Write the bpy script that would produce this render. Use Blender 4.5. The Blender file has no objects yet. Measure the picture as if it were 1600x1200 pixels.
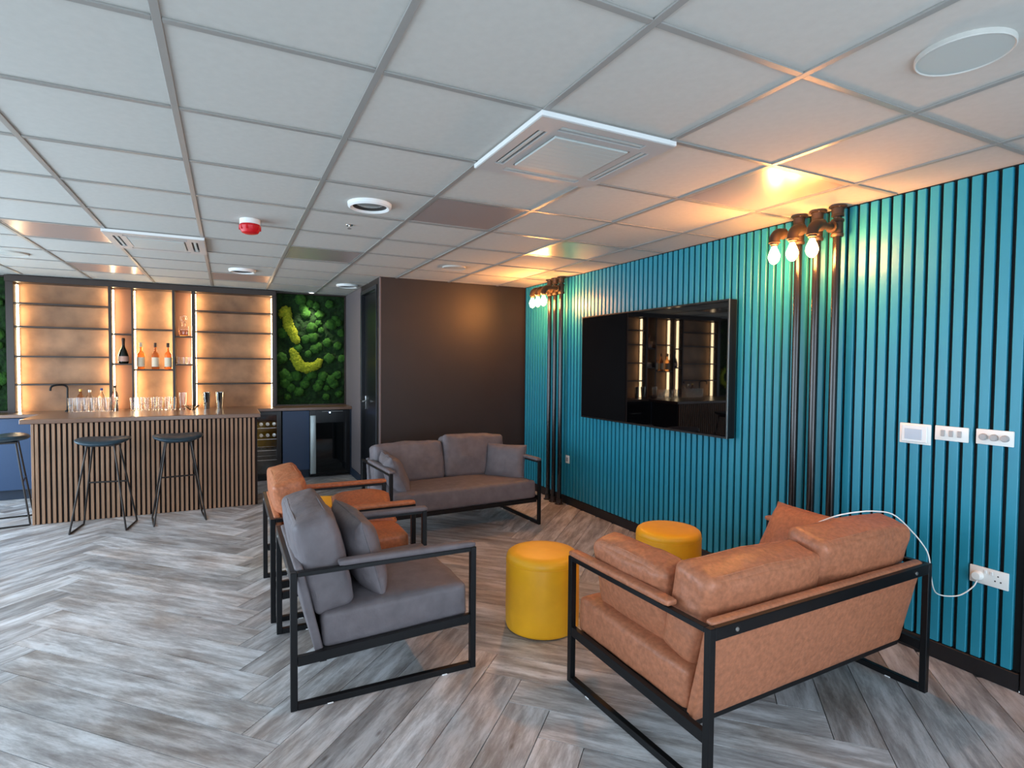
import bpy, bmesh, math, random
from mathutils import Vector, Matrix, noise, Euler

SC = bpy.context.scene
COL = SC.collection
PI = math.pi
rad = math.radians

# ------------------------------------------------------------------ camera
CAM_H = 1.467
FPX, YAW, PITCH, ROLL = 888.66, 0.463199, -0.033630, 0.0084665
_F = Vector((math.sin(YAW)*math.cos(PITCH), math.cos(YAW)*math.cos(PITCH), math.sin(PITCH)))
_R0 = Vector((math.cos(YAW), -math.sin(YAW), 0))
_U0 = _R0.cross(_F)
CR = _R0*math.cos(ROLL) + _U0*math.sin(ROLL)
CU = _U0*math.cos(ROLL) - _R0*math.sin(ROLL)
cam = bpy.data.cameras.new('camera')
cam.sensor_width = 36.0
cam.lens = FPX/1600*36.0
cam.clip_start = 0.02
camo = bpy.data.objects.new('camera', cam)
COL.objects.link(camo)
camo.matrix_world = Matrix(((CR.x, CU.x, -_F.x, 0), (CR.y, CU.y, -_F.y, 0), (CR.z, CU.z, -_F.z, CAM_H), (0, 0, 0, 1)))
SC.camera = camo

# ------------------------------------------------------------------ daylight, exposure
SC.view_settings.view_transform = 'Standard'
SC.view_settings.look = 'None'
SC.view_settings.gamma = 1.0
SC.view_settings.use_curve_mapping = False
SC.view_settings.exposure = 0.0
world = bpy.data.worlds.new('overcast_sky')
SC.world = world
world.use_nodes = True
_bg = world.node_tree.nodes['Background']
_bg.inputs['Color'].default_value = (0.66, 0.83, 1.0, 1)
_bg.inputs['Strength'].default_value = 8.2

CEIL = 2.388
XL, XR = -3.05, 3.215           # left wall, backing of the slatted wall
YR, YB = -1.2, 8.1             # wall behind the camera, wall behind the bar

def portal(name, loc, rot, sx, sy):
    l = bpy.data.lights.new(name, 'AREA')
    l.shape = 'RECTANGLE'; l.size = sx; l.size_y = sy
    l.cycles.is_portal = True
    o = bpy.data.objects.new(name, l); COL.objects.link(o)
    o.location = loc; o.rotation_euler = rot
# window openings: left wall three, wall behind the camera two
WIN_L = [(1.5, 3.4), (3.6, 5.5), (5.7, 7.5)]
WIN_R = [(-1.9, -0.4), (0.9, 2.6)]
WZ0, WZ1 = 0.10, 2.25
for i, (a, b) in enumerate(WIN_L):
    portal('window_daylight', (XL-0.10, (a+b)/2, (WZ0+WZ1)/2), (0, -PI/2, 0), WZ1-WZ0, b-a)
for i, (a, b) in enumerate(WIN_R):
    portal('window_daylight', ((a+b)/2, YR-0.10, (WZ0+WZ1)/2), (PI/2, 0, 0), b-a, WZ1-WZ0)

# ------------------------------------------------------------------ materials
def lin(c):
    c = c/255.0
    return c/12.92 if c <= 0.04045 else ((c+0.055)/1.055)**2.4
def rgb(r, g, b): return (lin(r), lin(g), lin(b), 1)

def mat(name, col, rough=0.5, metal=0.0, var=0.0, vscale=8.0, bump=0.0, bscale=60.0, col2=None,
        stretch=(1, 1, 1), emit=None, estr=0.0, trans=0.0, ior=1.45, coat=0.0, spec=None, detail=4.0):
    m = bpy.data.materials.new(name); m.use_nodes = True
    nt = m.node_tree; N = nt.nodes; L = nt.links
    p = N['Principled BSDF']
    p.inputs['Base Color'].default_value = col
    p.inputs['Roughness'].default_value = rough
    p.inputs['Metallic'].default_value = metal
    p.inputs['IOR'].default_value = ior
    if trans: p.inputs['Transmission Weight'].default_value = trans
    if coat: p.inputs['Coat Weight'].default_value = coat; p.inputs['Coat Roughness'].default_value = 0.15
    if spec is not None: p.inputs['Specular IOR Level'].default_value = spec
    if emit:
        p.inputs['Emission Color'].default_value = emit
        p.inputs['Emission Strength'].default_value = estr
    if var or bump:
        tc = N.new('ShaderNodeTexCoord'); mp = N.new('ShaderNodeMapping')
        mp.inputs['Scale'].default_value = stretch
        L.new(tc.outputs['Object'], mp.inputs['Vector'])
    if var:
        nz = N.new('ShaderNodeTexNoise'); nz.inputs['Scale'].default_value = vscale; nz.inputs['Detail'].default_value = detail
        L.new(mp.outputs['Vector'], nz.inputs['Vector'])
        rp = N.new('ShaderNodeValToRGB')
        rp.color_ramp.elements[0].position = 0.3; rp.color_ramp.elements[1].position = 0.7
        c2 = col2 if col2 else tuple(min(1, c*(1+var)) for c in col[:3])+(1,)
        c1 = col if col2 else tuple(c*(1-var) for c in col[:3])+(1,)
        rp.color_ramp.elements[0].color = c1; rp.color_ramp.elements[1].color = c2
        L.new(nz.outputs['Fac'], rp.inputs['Fac']); L.new(rp.outputs['Color'], p.inputs['Base Color'])
    if bump:
        n2 = N.new('ShaderNodeTexNoise'); n2.inputs['Scale'].default_value = bscale; n2.inputs['Detail'].default_value = 5
        L.new(mp.outputs['Vector'], n2.inputs['Vector'])
        bp = N.new('ShaderNodeBump'); bp.inputs['Strength'].default_value = bump; bp.inputs['Distance'].default_value = 0.01
        L.new(n2.outputs['Fac'], bp.inputs['Height']); L.new(bp.outputs['Normal'], p.inputs['Normal'])
    return m

def plank_material():
    m = bpy.data.materials.new('washed_wood_plank'); m.use_nodes = True
    nt = m.node_tree; N = nt.nodes; L = nt.links; p = N['Principled BSDF']
    tc = N.new('ShaderNodeTexCoord'); oi = N.new('ShaderNodeObjectInfo')
    mul = N.new('ShaderNodeVectorMath'); mul.operation = 'SCALE'; mul.inputs[0].default_value = (37, 53, 11)
    L.new(oi.outputs['Random'], mul.inputs['Scale'])
    add = N.new('ShaderNodeVectorMath'); add.operation = 'ADD'
    L.new(tc.outputs['Object'], add.inputs[0]); L.new(mul.outputs['Vector'], add.inputs[1])
    mp = N.new('ShaderNodeMapping'); mp.inputs['Scale'].default_value = (1.5, 9.0, 1)
    L.new(add.outputs['Vector'], mp.inputs['Vector'])
    n1 = N.new('ShaderNodeTexNoise'); n1.inputs['Scale'].default_value = 1.6; n1.inputs['Detail'].default_value = 9; n1.inputs['Roughness'].default_value = 0.74; n1.inputs['Distortion'].default_value = 0.12
    L.new(mp.outputs['Vector'], n1.inputs['Vector'])
    mp2 = N.new('ShaderNodeMapping'); mp2.inputs['Scale'].default_value = (2.2, 5.0, 1)
    L.new(add.outputs['Vector'], mp2.inputs['Vector'])
    n2 = N.new('ShaderNodeTexNoise'); n2.inputs['Scale'].default_value = 1.0; n2.inputs['Detail'].default_value = 5
    L.new(mp2.outputs['Vector'], n2.inputs['Vector'])
    r1 = N.new('ShaderNodeValToRGB'); e = r1.color_ramp.elements
    e[0].position = 0.30; e[0].color = rgb(116, 110, 108)
    e[1].position = 0.70; e[1].color = rgb(226, 226, 228)
    k = e.new(0.47); k.color = rgb(168, 165, 164)
    k = e.new(0.56); k.color = rgb(200, 198, 198)
    L.new(n1.outputs['Fac'], r1.inputs['Fac'])
    # warm brown patches
    r2 = N.new('ShaderNodeValToRGB'); r2.color_ramp.elements[0].position = 0.48; r2.color_ramp.elements[1].position = 0.68
    L.new(n2.outputs['Fac'], r2.inputs['Fac'])
    mx = N.new('ShaderNodeMix'); mx.data_type = 'RGBA'; mx.blend_type = 'MULTIPLY'
    L.new(r2.outputs['Color'], mx.inputs[0]); L.new(r1.outputs['Color'], mx.inputs[6]); mx.inputs[7].default_value = (0.80, 0.72, 0.66, 1)
    # plank to plank tone
    r3 = N.new('ShaderNodeMapRange'); r3.inputs['To Min'].default_value = 0.68; r3.inputs['To Max'].default_value = 1.14
    wn = N.new('ShaderNodeTexWhiteNoise'); wn.noise_dimensions = '1D'
    L.new(oi.outputs['Random'], wn.inputs['W']); L.new(wn.outputs['Value'], r3.inputs['Value'])
    mx2 = N.new('ShaderNodeVectorMath'); mx2.operation = 'SCALE'
    L.new(mx.outputs[2], mx2.inputs[0]); L.new(r3.outputs['Result'], mx2.inputs['Scale'])
    # dark knots and saw marks
    vo = N.new('ShaderNodeTexVoronoi'); vo.inputs['Scale'].default_value = 3.2
    mpk = N.new('ShaderNodeMapping'); mpk.inputs['Scale'].default_value = (0.8, 2.0, 1)
    L.new(add.outputs['Vector'], mpk.inputs['Vector']); L.new(mpk.outputs['Vector'], vo.inputs['Vector'])
    rk = N.new('ShaderNodeValToRGB'); rk.color_ramp.elements[0].position = 0.02; rk.color_ramp.elements[0].color = (0.35, 0.3, 0.28, 1); rk.color_ramp.elements[1].position = 0.07
    L.new(vo.outputs['Distance'], rk.inputs['Fac'])
    mx3 = N.new('ShaderNodeMix'); mx3.data_type = 'RGBA'; mx3.blend_type = 'MULTIPLY'; mx3.inputs[0].default_value = 0.8
    L.new(mx2.outputs['Vector'], mx3.inputs[6]); L.new(rk.outputs['Color'], mx3.inputs[7])
    L.new(mx3.outputs[2], p.inputs['Base Color'])
    p.inputs['Roughness'].default_value = 0.42
    bp = N.new('ShaderNodeBump'); bp.inputs['Strength'].default_value = 0.15; bp.inputs['Distance'].default_value = 0.004
    L.new(n1.outputs['Fac'], bp.inputs['Height']); L.new(bp.outputs['Normal'], p.inputs['Normal'])
    return m

M = {}
M['plank'] = plank_material()
M['subfloor'] = mat('floor_joint', rgb(60, 56, 54), 0.8)
M['tile'] = mat('mineral_ceiling_tile', rgb(186, 184, 177), 0.9, var=0.03, vscale=30, bump=0.05, bscale=300)
M['grid'] = mat('grey_ceiling_grid', rgb(146, 144, 139), 0.35)
M['wallblack'] = mat('dark_brown_wall', rgb(40, 33, 31), 0.5, var=0.08, vscale=5, bump=0.05, bscale=40)
M['wallgrey'] = mat('mauve_grey_wall', rgb(112, 103, 104), 0.7)
M['wallwhite'] = mat('white_wall', rgb(215, 215, 212), 0.8)
M['backing'] = mat('black_backing', rgb(14, 18, 20), 0.8)
M['teal'] = mat('teal_slat', rgb(36, 136, 160), 0.36, var=0.05, vscale=3, stretch=(8, 8, 1), bump=0.03, bscale=60)
M['blacktrim'] = mat('black_baseboard', rgb(26, 24, 26), 0.45)
M['navy'] = mat('navy_cabinet', rgb(40, 64, 96), 0.42)
M['navydark'] = mat('navy_plinth', rgb(30, 44, 62), 0.5)
M['slatwood'] = mat('walnut_slat', rgb(146, 112, 86), 0.5, var=0.2, vscale=4, stretch=(12, 12, 1))
M['barback'] = mat('bar_black_felt', rgb(30, 24, 24), 0.9)
M['worktop'] = mat('walnut_worktop', rgb(112, 82, 64), 0.28, var=0.18, vscale=2.5, stretch=(1, 12, 12), coat=0.3)
M['bronze'] = mat('bronze_panel', rgb(176, 132, 88), 0.5, var=0.0, vscale=3, col2=None)
M['bronze'] = mat('bronze_stone_panel', rgb(152, 112, 80), 0.5, var=0.3, vscale=5)
M['bronzedark'] = mat('brown_panel', rgb(140, 96, 72), 0.5, var=0.12, vscale=3)
M['shelfdark'] = mat('dark_bronze_shelf', rgb(52, 40, 34), 0.4)
M['led'] = mat('led_strip', rgb(255, 220, 160), 0.5, emit=(1.0, 0.76, 0.45, 1), estr=22)
M['steel'] = mat('black_steel', rgb(22, 22, 24), 0.38, metal=0.4)
M['greyfab'] = mat('grey_faux_suede', rgb(104, 97, 100), 0.6, var=0.14, vscale=14, bump=0.55, bscale=20)
M['brownfab'] = mat('tan_faux_leather', rgb(168, 106, 76), 0.46, var=0.2, vscale=55, bump=0.5, bscale=24)
M['orangefab'] = mat('cognac_faux_leather', rgb(176, 104, 66), 0.46, var=0.2, vscale=55, bump=0.5, bscale=24)
M['yellow'] = mat('yellow_leatherette', rgb(252, 180, 34), 0.4, var=0.05, vscale=10, bump=0.08, bscale=40)
M['pipe'] = mat('black_iron_pipe', rgb(38, 35, 34), 0.2, metal=0.6, coat=0.6)
M['iron'] = mat('cast_iron_fitting', rgb(58, 48, 42), 0.5, metal=0.5)
M['bulb'] = mat('glowing_bulb', rgb(255, 200, 120), 0.3, emit=(1.0, 0.38, 0.09, 1), estr=340)
M['screen'] = mat('tv_screen', rgb(4, 4, 5), 0.02, spec=0.7)
M['bezel'] = mat('tv_bezel', rgb(18, 18, 19), 0.3)
M['silver'] = mat('brushed_silver', rgb(190, 190, 188), 0.3, metal=0.9)
M['handlealu'] = mat('satin_aluminium', rgb(196, 208, 208), 0.35, metal=0.35)
M['white'] = mat('white_plastic', rgb(238, 236, 230), 0.4)
M['whitepaint'] = mat('white_satin', rgb(232, 234, 232), 0.45)
M['greyplastic'] = mat('grey_plastic', rgb(170, 168, 166), 0.5)
M['lcd'] = mat('lcd_screen', rgb(176, 188, 200), 0.25)
M['acgrey'] = mat('cassette_panel', rgb(176, 172, 168), 0.42)
M['acgrille'] = mat('cassette_grille', rgb(178, 184, 180), 0.5)
M['slotdark'] = mat('air_slot', rgb(54, 48, 44), 0.6)
M['diffuser'] = mat('led_panel_diffuser', rgb(196, 182, 176), 0.24, metal=0.45)
M['dimple'] = mat('downlight_reflector', rgb(190, 192, 188), 0.25, metal=0.6)
M['red'] = mat('red_sounder', rgb(200, 12, 26), 0.35)
M['moss'] = mat('dark_moss', rgb(8, 30, 7), 0.95, col2=rgb(24, 58, 12), var=0.3, vscale=22, bump=0.9, bscale=70)
M['mossball'] = mat('cushion_moss', rgb(24, 64, 13), 0.95, col2=rgb(52, 98, 20), var=0.3, vscale=30, bump=0.8, bscale=110)
M['lime'] = mat('lime_reindeer_moss', rgb(120, 140, 20), 0.95, col2=rgb(178, 176, 38), var=0.3, vscale=50, bump=1.0, bscale=140)
M['doorblack'] = mat('black_door', rgb(20, 22, 26), 0.3)
M['chrome'] = mat('chrome', rgb(220, 220, 216), 0.15, metal=1.0)
M['applblack'] = mat('appliance_black', rgb(12, 13, 16), 0.25)
M['darkglass'] = mat('dark_mirror_glass', rgb(20, 24, 26), 0.04, metal=0.35, spec=0.8)
M['glass'] = mat('clear_glass', rgb(250, 250, 250), 0.02, trans=1.0, ior=1.45)
M['coolerin'] = mat('cooler_interior', rgb(40, 44, 48), 0.5)
M['wire'] = mat('chrome_wire', rgb(200, 204, 206), 0.25, metal=0.9)
M['bluelamp'] = mat('blue_indicator', rgb(60, 100, 255), 0.5, emit=(0.25, 0.4, 1, 1), estr=14)
M['coollamp'] = mat('cooler_lamp', rgb(255, 240, 210), 0.5, emit=(1, 0.85, 0.6, 1), estr=5)
M['stoolseat'] = mat('petrol_blue_leather', rgb(26, 50, 62), 0.35, bump=0.1, bscale=60)
M['stoolleg'] = mat('dark_metal_rod', rgb(50, 46, 44), 0.35, metal=0.6)
M['winebottle'] = mat('dark_green_glass', rgb(14, 20, 10), 0.06, coat=0.5)
M['amber'] = mat('amber_spirit', rgb(214, 146, 84), 0.05, trans=0.9, ior=1.36)
M['label'] = mat('cream_label', rgb(226, 206, 176), 0.6)
M['pinklabel'] = mat('rose_label', rgb(206, 160, 140), 0.6)
M['goldfoil'] = mat('gold_foil', rgb(206, 168, 92), 0.3, metal=0.9)
M['cork'] = mat('dark_stopper', rgb(58, 34, 22), 0.5)
M['bluecap'] = mat('blue_cap', rgb(40, 50, 110), 0.4)
M['felt'] = mat('white_glide', rgb(245, 245, 245), 0.5)
M['frameout'] = mat('anthracite_window_frame', rgb(50, 52, 56), 0.45)

# ------------------------------------------------------------------ helpers
def newobj(name, me, m=None, parent=None):
    o = bpy.data.objects.new(name, me)
    COL.objects.link(o)
    if m is not None and me is not None:
        if not me.materials: me.materials.append(M[m] if isinstance(m, str) else m)
    if parent is not None: o.parent = parent
    return o
def empty(name, loc=(0, 0, 0), rz=0.0):
    o = bpy.data.objects.new(name, None); COL.objects.link(o)
    o.location = loc; o.rotation_euler = (0, 0, rz); o.empty_display_size = 0.1
    return o
def tag(o, label, cat, group=None, kind=None):
    o['label'] = label; o['category'] = cat
    if group: o['group'] = group
    if kind: o['kind'] = kind
    return o
def structure(o): o['kind'] = 'structure'; return o

def mesh_from_bm(bm, name, smooth=False, angle=None):
    me = bpy.data.meshes.new(name)
    bm.normal_update(); bm.to_mesh(me); bm.free()
    if smooth:
        for p in me.polygons: p.use_smooth = True
        if angle is not None:
            me.set_sharp_from_angle(angle=rad(angle))
    return me
def bm_box(bm, lo, hi, mtx=None):
    x0, y0, z0 = lo; x1, y1, z1 = hi
    co = [(x0, y0, z0), (x1, y0, z0), (x1, y1, z0), (x0, y1, z0), (x0, y0, z1), (x1, y0, z1), (x1, y1, z1), (x0, y1, z1)]
    if mtx: co = [mtx @ Vector(c) for c in co]
    v = [bm.verts.new(c) for c in co]
    fs = [(3, 2, 1, 0), (4, 5, 6, 7), (0, 1, 5, 4), (1, 2, 6, 5), (2, 3, 7, 6), (3, 0, 4, 7)]
    return [bm.faces.new([v[i] for i in f]) for f in fs]
def boxes(name, bs, m, parent=None, bevel=0.0, segs=1):
    bm = bmesh.new()
    for b in bs:
        bm_box(bm, b[0], b[1], b[2] if len(b) > 2 else None)
    if bevel:
        bmesh.ops.bevel(bm, geom=bm.edges[:], offset=bevel, segments=segs, affect='EDGES', profile=0.5)
    return newobj(name, mesh_from_bm(bm, name, smooth=segs > 1, angle=40), m, parent)
def box(name, lo, hi, m, parent=None, bevel=0.0, segs=1):
    return boxes(name, [(lo, hi)], m, parent, bevel, segs)
def bm_tube(bm, pts, r, n=10, cap=True, closed=False):
    pts = [Vector(p) for p in pts]; rings = []
    k = len(pts); up0 = None
    rr = r if isinstance(r, (list, tuple)) else [r]*k
    for i, p in enumerate(pts):
        if closed: t = (pts[(i+1) % k]-pts[i-1])
        elif i == 0: t = pts[1]-p
        elif i == k-1: t = p-pts[i-1]
        else: t = (pts[i+1]-p).normalized()+(p-pts[i-1]).normalized()
        t = t.normalized() if t.length > 1e-9 else Vector((0, 0, 1))
        if up0 is None:
            up0 = Vector((0, 0, 1)) if abs(t.z) < 0.9 else Vector((1, 0, 0))
        a = t.cross(up0)
        if a.length < 1e-5: a = t.cross(Vector((0.3, 1, 0.2)))
        a.normalize(); b = a.cross(t).normalized(); up0 = b
        rings.append([bm.verts.new(p+(a*math.cos(2*PI*j/n)+b*math.sin(2*PI*j/n))*rr[i]) for j in range(n)])
    m = k if closed else k-1
    for i in range(m):
        A, B = rings[i], rings[(i+1) % k]
        for j in range(n): bm.faces.new((A[j], A[(j+1) % n], B[(j+1) % n], B[j]))
    if cap and not closed:
        bm.faces.new(rings[0][::-1]); bm.faces.new(rings[-1])
def tube(name, pts, r, m, parent=None, n=10, closed=False):
    bm = bmesh.new(); bm_tube(bm, pts, r, n, True, closed)
    bmesh.ops.recalc_face_normals(bm, faces=bm.faces[:])
    return newobj(name, mesh_from_bm(bm, name, True, 50), m, parent)
def bm_lathe(bm, prof, n=24, c=(0, 0, 0), mtx=None):
    rings = []
    for r, z in prof:
        if r < 1e-6:
            v = Vector((c[0], c[1], c[2]+z)); v = mtx @ v if mtx else v
            rings.append([bm.verts.new(v)])
        else:
            ring = []
            for j in range(n):
                v = Vector((c[0]+r*math.cos(2*PI*j/n), c[1]+r*math.sin(2*PI*j/n), c[2]+z)); v = mtx @ v if mtx else v
                ring.append(bm.verts.new(v))
            rings.append(ring)
    for A, B in zip(rings[:-1], rings[1:]):
        for j in range(n):
            if len(A) == 1 and len(B) == 1: continue
            if len(A) == 1: bm.faces.new((A[0], B[j], B[(j+1) % n]))
            elif len(B) == 1: bm.faces.new((A[j], B[0], A[(j+1) % n]))
            else: bm.faces.new((A[j], A[(j+1) % n], B[(j+1) % n], B[j]))
    if len(rings[0]) > 1: bm.faces.new(rings[0][::-1])
    if len(rings[-1]) > 1: bm.faces.new(rings[-1])
def lathe(name, prof, m, parent=None, n=24, c=(0, 0, 0), mtx=None, angle=35):
    bm = bmesh.new(); bm_lathe(bm, prof, n, c, mtx)
    bmesh.ops.recalc_face_normals(bm, faces=bm.faces[:])
    return newobj(name, mesh_from_bm(bm, name, True, angle), m, parent)
def ring_profile_mesh(name, prof, m, parent=None, n=24, c=(0, 0, 0)):
    # closed cross-section swept round (no caps)
    bm = bmesh.new(); rings = []
    for r, z in prof: rings.append([bm.verts.new((c[0]+r*math.cos(2*PI*j/n), c[1]+r*math.sin(2*PI*j/n), c[2]+z)) for j in range(n)])
    k = len(rings)
    for i in range(k):
        A, B = rings[i], rings[(i+1) % k]
        for j in range(n): bm.faces.new((A[j], A[(j+1) % n], B[(j+1) % n], B[j]))
    bmesh.ops.recalc_face_normals(bm, faces=bm.faces[:])
    return newobj(name, mesh_from_bm(bm, name, True, 35), m, parent)

def rays(px, py): return _F + CR*((px-800)/FPX) - CU*((py-600)/FPX)
def at_y(px, py, Y):
    d = rays(px, py); d = d*(Y/d.y); return Vector((d.x, d.y, d.z+CAM_H))

def copy_tree(o, parent=None):
    c = o.copy(); COL.objects.link(c)
    if parent is not None: c.parent = parent
    for ch in list(o.children): copy_tree(ch, c)
    return c

# ------------------------------------------------------------------ floor: herringbone planks
fl = structure(box('floor', (XL, YR, -0.06), (XR, YB, -0.005), 'subfloor'))
PL, PW = 1.48, 0.185
def clip_poly(poly, x0, x1, y0, y1):
    def cut(ps, f, inter):
        out = []
        for i in range(len(ps)):
            a, b = ps[i-1], ps[i]
            fa, fb = f(a), f(b)
            if fa >= 0 and fb >= 0: out.append(b)
            elif fa >= 0 > fb: out.append(inter(a, b, fa, fb))
            elif fa < 0 <= fb: out.append(inter(a, b, fa, fb)); out.append(b)
        return out
    I = lambda a, b, fa, fb: a+(b-a)*(fa/(fa-fb))
    for f in (lambda p: p.x-x0, lambda p: x1-p.x, lambda p: p.y-y0, lambda p: y1-p.y):
        if not poly: break
        poly = cut(poly, f, I)
    return poly
e1 = Vector((1, -1))/math.sqrt(2); e2 = Vector((1, 1))/math.sqrt(2)
ORG = Vector((-0.88, 3.353))
GAP = 0.0018
_full = None
def plank_piece(origin, along, across, w0, w1):
    """one plank: rectangle L x W, clipped to the room"""
    global _full
    c = [origin+along*GAP+across*GAP, origin+along*(PL-GAP)+across*GAP, origin+along*(PL-GAP)+across*(PW-GAP), origin+along*GAP+across*(PW-GAP)]
    area0 = (PL-2*GAP)*(PW-2*GAP)
    cl = clip_poly(c, XL+0.005, XR-0.02, YR+0.005, YB-0.005)
    if len(cl) < 3: return
    area = abs(sum(cl[i-1].x*cl[i].y-cl[i].x*cl[i-1].y for i in range(len(cl))))/2
    if area < 0.004: return
    ang = math.atan2(along.y, along.x)
    mid = origin+along*PL/2+across*PW/2
    whole = area > area0*0.999
    if whole and _full is not None: me = _full
    else:
        inv = Matrix.Rotation(-ang, 2)
        loc = [inv @ (p-mid) for p in cl]
        a2 = sum(loc[i-1].x*loc[i].y-loc[i].x*loc[i-1].y for i in range(len(loc)))
        if a2 < 0: loc = loc[::-1]
        bm = bmesh.new()
        top = [bm.verts.new((p.x, p.y, 0)) for p in loc]; bot = [bm.verts.new((p.x, p.y, -0.005)) for p in loc]
        bm.faces.new(top); bm.faces.new(bot[::-1])
        for i in range(len(loc)): bm.faces.new((top[i-1], bot[i-1], bot[i], top[i]))
        me = mesh_from_bm(bm, 'plank')
        if whole: _full = me
    o = newobj('plank', me, 'plank', fl)
    o.location = (mid.x, mid.y, 0); o.rotation_euler = (0, 0, ang)
for a in range(-60, 60):
    for b in range(-5, 6):
        base = ORG + (e1*PW + e2*PW)*a*1.0
        # lattice steps: t1 = W(e1+e2'), t2 = L(e1-e2')
        q = -e2
        base = ORG + (e1*PW + q*PW)*a + (e1*PL - q*PL)*b
        plank_piece(base, e1, q, 0, 0)
        plank_piece(base + q*PW, q, e1, 0, 0)

# ------------------------------------------------------------------ ceiling: tiles in an exposed grid
GX, GY, TS = -0.1652, 1.8318, 0.6
ce = structure(box('ceiling', (XL, YR, CEIL+0.03), (XR+0.1, YB, CEIL+0.09), 'tile'))
PANELS = {(2, 2), (4, 0), (4, 3), (1, 5), (-2, 5), (-2, 8), (0, 8), (2, -3), (-4, 2)}
AC = {(2, 0), (-1, 5)}
xs = [XL]+[GX+TS*a for a in range(-4, 6)]+[XR]
ys = [YR]+[GY+TS*b for b in range(-4, 11) if GY+TS*b < YB-0.02]+[YB]
def tidx(x, y): return (math.floor((x-GX)/TS+1e-6), math.floor((y-GY)/TS+1e-6))
_tm = None
for i in range(len(xs)-1):
    for j in range(len(ys)-1):
        x0, x1, y0, y1 = xs[i], xs[i+1], ys[j], ys[j+1]
        cx, cy = (x0+x1)/2, (y0+y1)/2
        if tidx(cx, cy) in PANELS or tidx(cx, cy) in AC: continue
        if cx > 1.5 and y0 > 6.1: continue
        w, d = (x1-x0)/2-0.004, (y1-y0)/2-0.004
        fullt = abs(x1-x0-TS) < 1e-6 and abs(y1-y0-TS) < 1e-6
        if fullt and _tm: o = newobj('ceiling_tile', _tm, None, ce)
        else:
            o = box('ceiling_tile', (-w, -d, 0), (w, d, 0.015), 'tile', ce)
            if fullt: _tm = o.data
        o.location = (cx, cy, CEIL+0.007)
for a in range(-4, 6):
    x = GX+TS*a
    box('grid_runner', (x-0.012, YR, CEIL), (x+0.012, (YB if x < 1.45 else 6.09)-0.001, CEIL+0.007), 'grid', ce, 0.001)
for b in range(-4, 11):
    y = GY+TS*b
    if y > YB-0.02: continue
    for a in range(-5, 6):
        x0 = max(GX+TS*a+0.0125, XL); x1 = min(GX+TS*(a+1)-0.0125, XR-0.03)
        if x0 > 1.4 and y > 6.05: continue
        box('grid_cross_bar', (x0, y-0.012, CEIL+0.0006), (x1, y+0.012, CEIL+0.007), 'grid', ce, 0.001)

# ------------------------------------------------------------------ walls
wr = structure(box('wall_right', (XR, YR, 0), (XR+0.12, 6.2, CEIL+0.03), 'backing'))
SLX = 3.195
_sl = None
y = 1.262
k = 0
while y < 6.05:
    z0 = 0.088
    if _sl is None:
        o = box('slat', (-0.0205, -0.0205, 0), (0, 0.0205, CEIL-0.002-z0), 'teal', wr, 0.0025)
        for v in o.data.vertices: v.co.x += 0.0
        _sl = o.data
    else: o = newobj('slat', _sl, None, wr)
    o.location = (XR, y+0.0225, z0)
    y += 0.06; k += 1
structure(box('baseboard_right', (XR-0.024, 1.232, 0), (XR, 6.089, 0.085), 'blacktrim', None, 0.003))
structure(box('trim_1', (XR-0.03, 0.2, 0), (XR, 1.226, CEIL), 'blacktrim', None, 0.002))

PX, PY = 1.455, 6.09
wp = structure(boxes('wall_partition', [((PX+0.10, PY, 0), (XR+0.12, PY+0.11, CEIL+0.03)),
    ((PX, PY, 0), (PX+0.10, 6.20, CEIL+0.03)), ((PX, 7.02, 0), (PX+0.10, YB, CEIL+0.03)), ((PX, 6.20, 2.33), (PX+0.10, 7.02, CEIL+0.03))], 'wallblack'))
structure(box('wall_partition_side', (PX-0.004, 7.03, 0.0), (PX, YB, CEIL), 'wallgrey'))
structure(box('trim_2', (PX-0.006, PY-0.006, 0), (PX+0.012, PY+0.012, CEIL), 'wallgrey', None, 0.002))
structure(box('baseboard_partition', (PX+0.013, PY-0.012, 0), (XR-0.022, PY, 0.085), 'blacktrim', None, 0.003))
structure(box('baseboard_side', (PX-0.016, 7.03, 0), (PX-0.004, 7.6, 0.10), 'navydark', None, 0.003))
# door in the partition's side
d1 = structure(empty('door_1', (PX, 6.61, 0)))
boxes('door_frame', [((-0.012, -0.41, 0), (0.06, -0.365, 2.33)), ((-0.012, 0.365, 0), (0.06, 0.41, 2.33)), ((-0.012, -0.365, 2.285), (0.06, 0.365, 2.33))], 'doorblack', d1, 0.002)
leaf = box('door_leaf', (0.03, -0.362, 0.006), (0.07, 0.362, 2.282), 'doorblack', d1, 0.002)
hd = empty('door_handle', (0, 0, 0)); hd.parent = d1
boxes('back_plate', [((0.022, 0.29, 0.92), (0.03, 0.335, 1.08))], 'chrome', hd, 0.003)
tube('lever', [(0.03, 0.312, 1.02), (-0.02, 0.312, 1.02), (-0.026, 0.30, 1.02), (-0.026, 0.20, 1.02)], 0.010, 'chrome', hd, 10)

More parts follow.
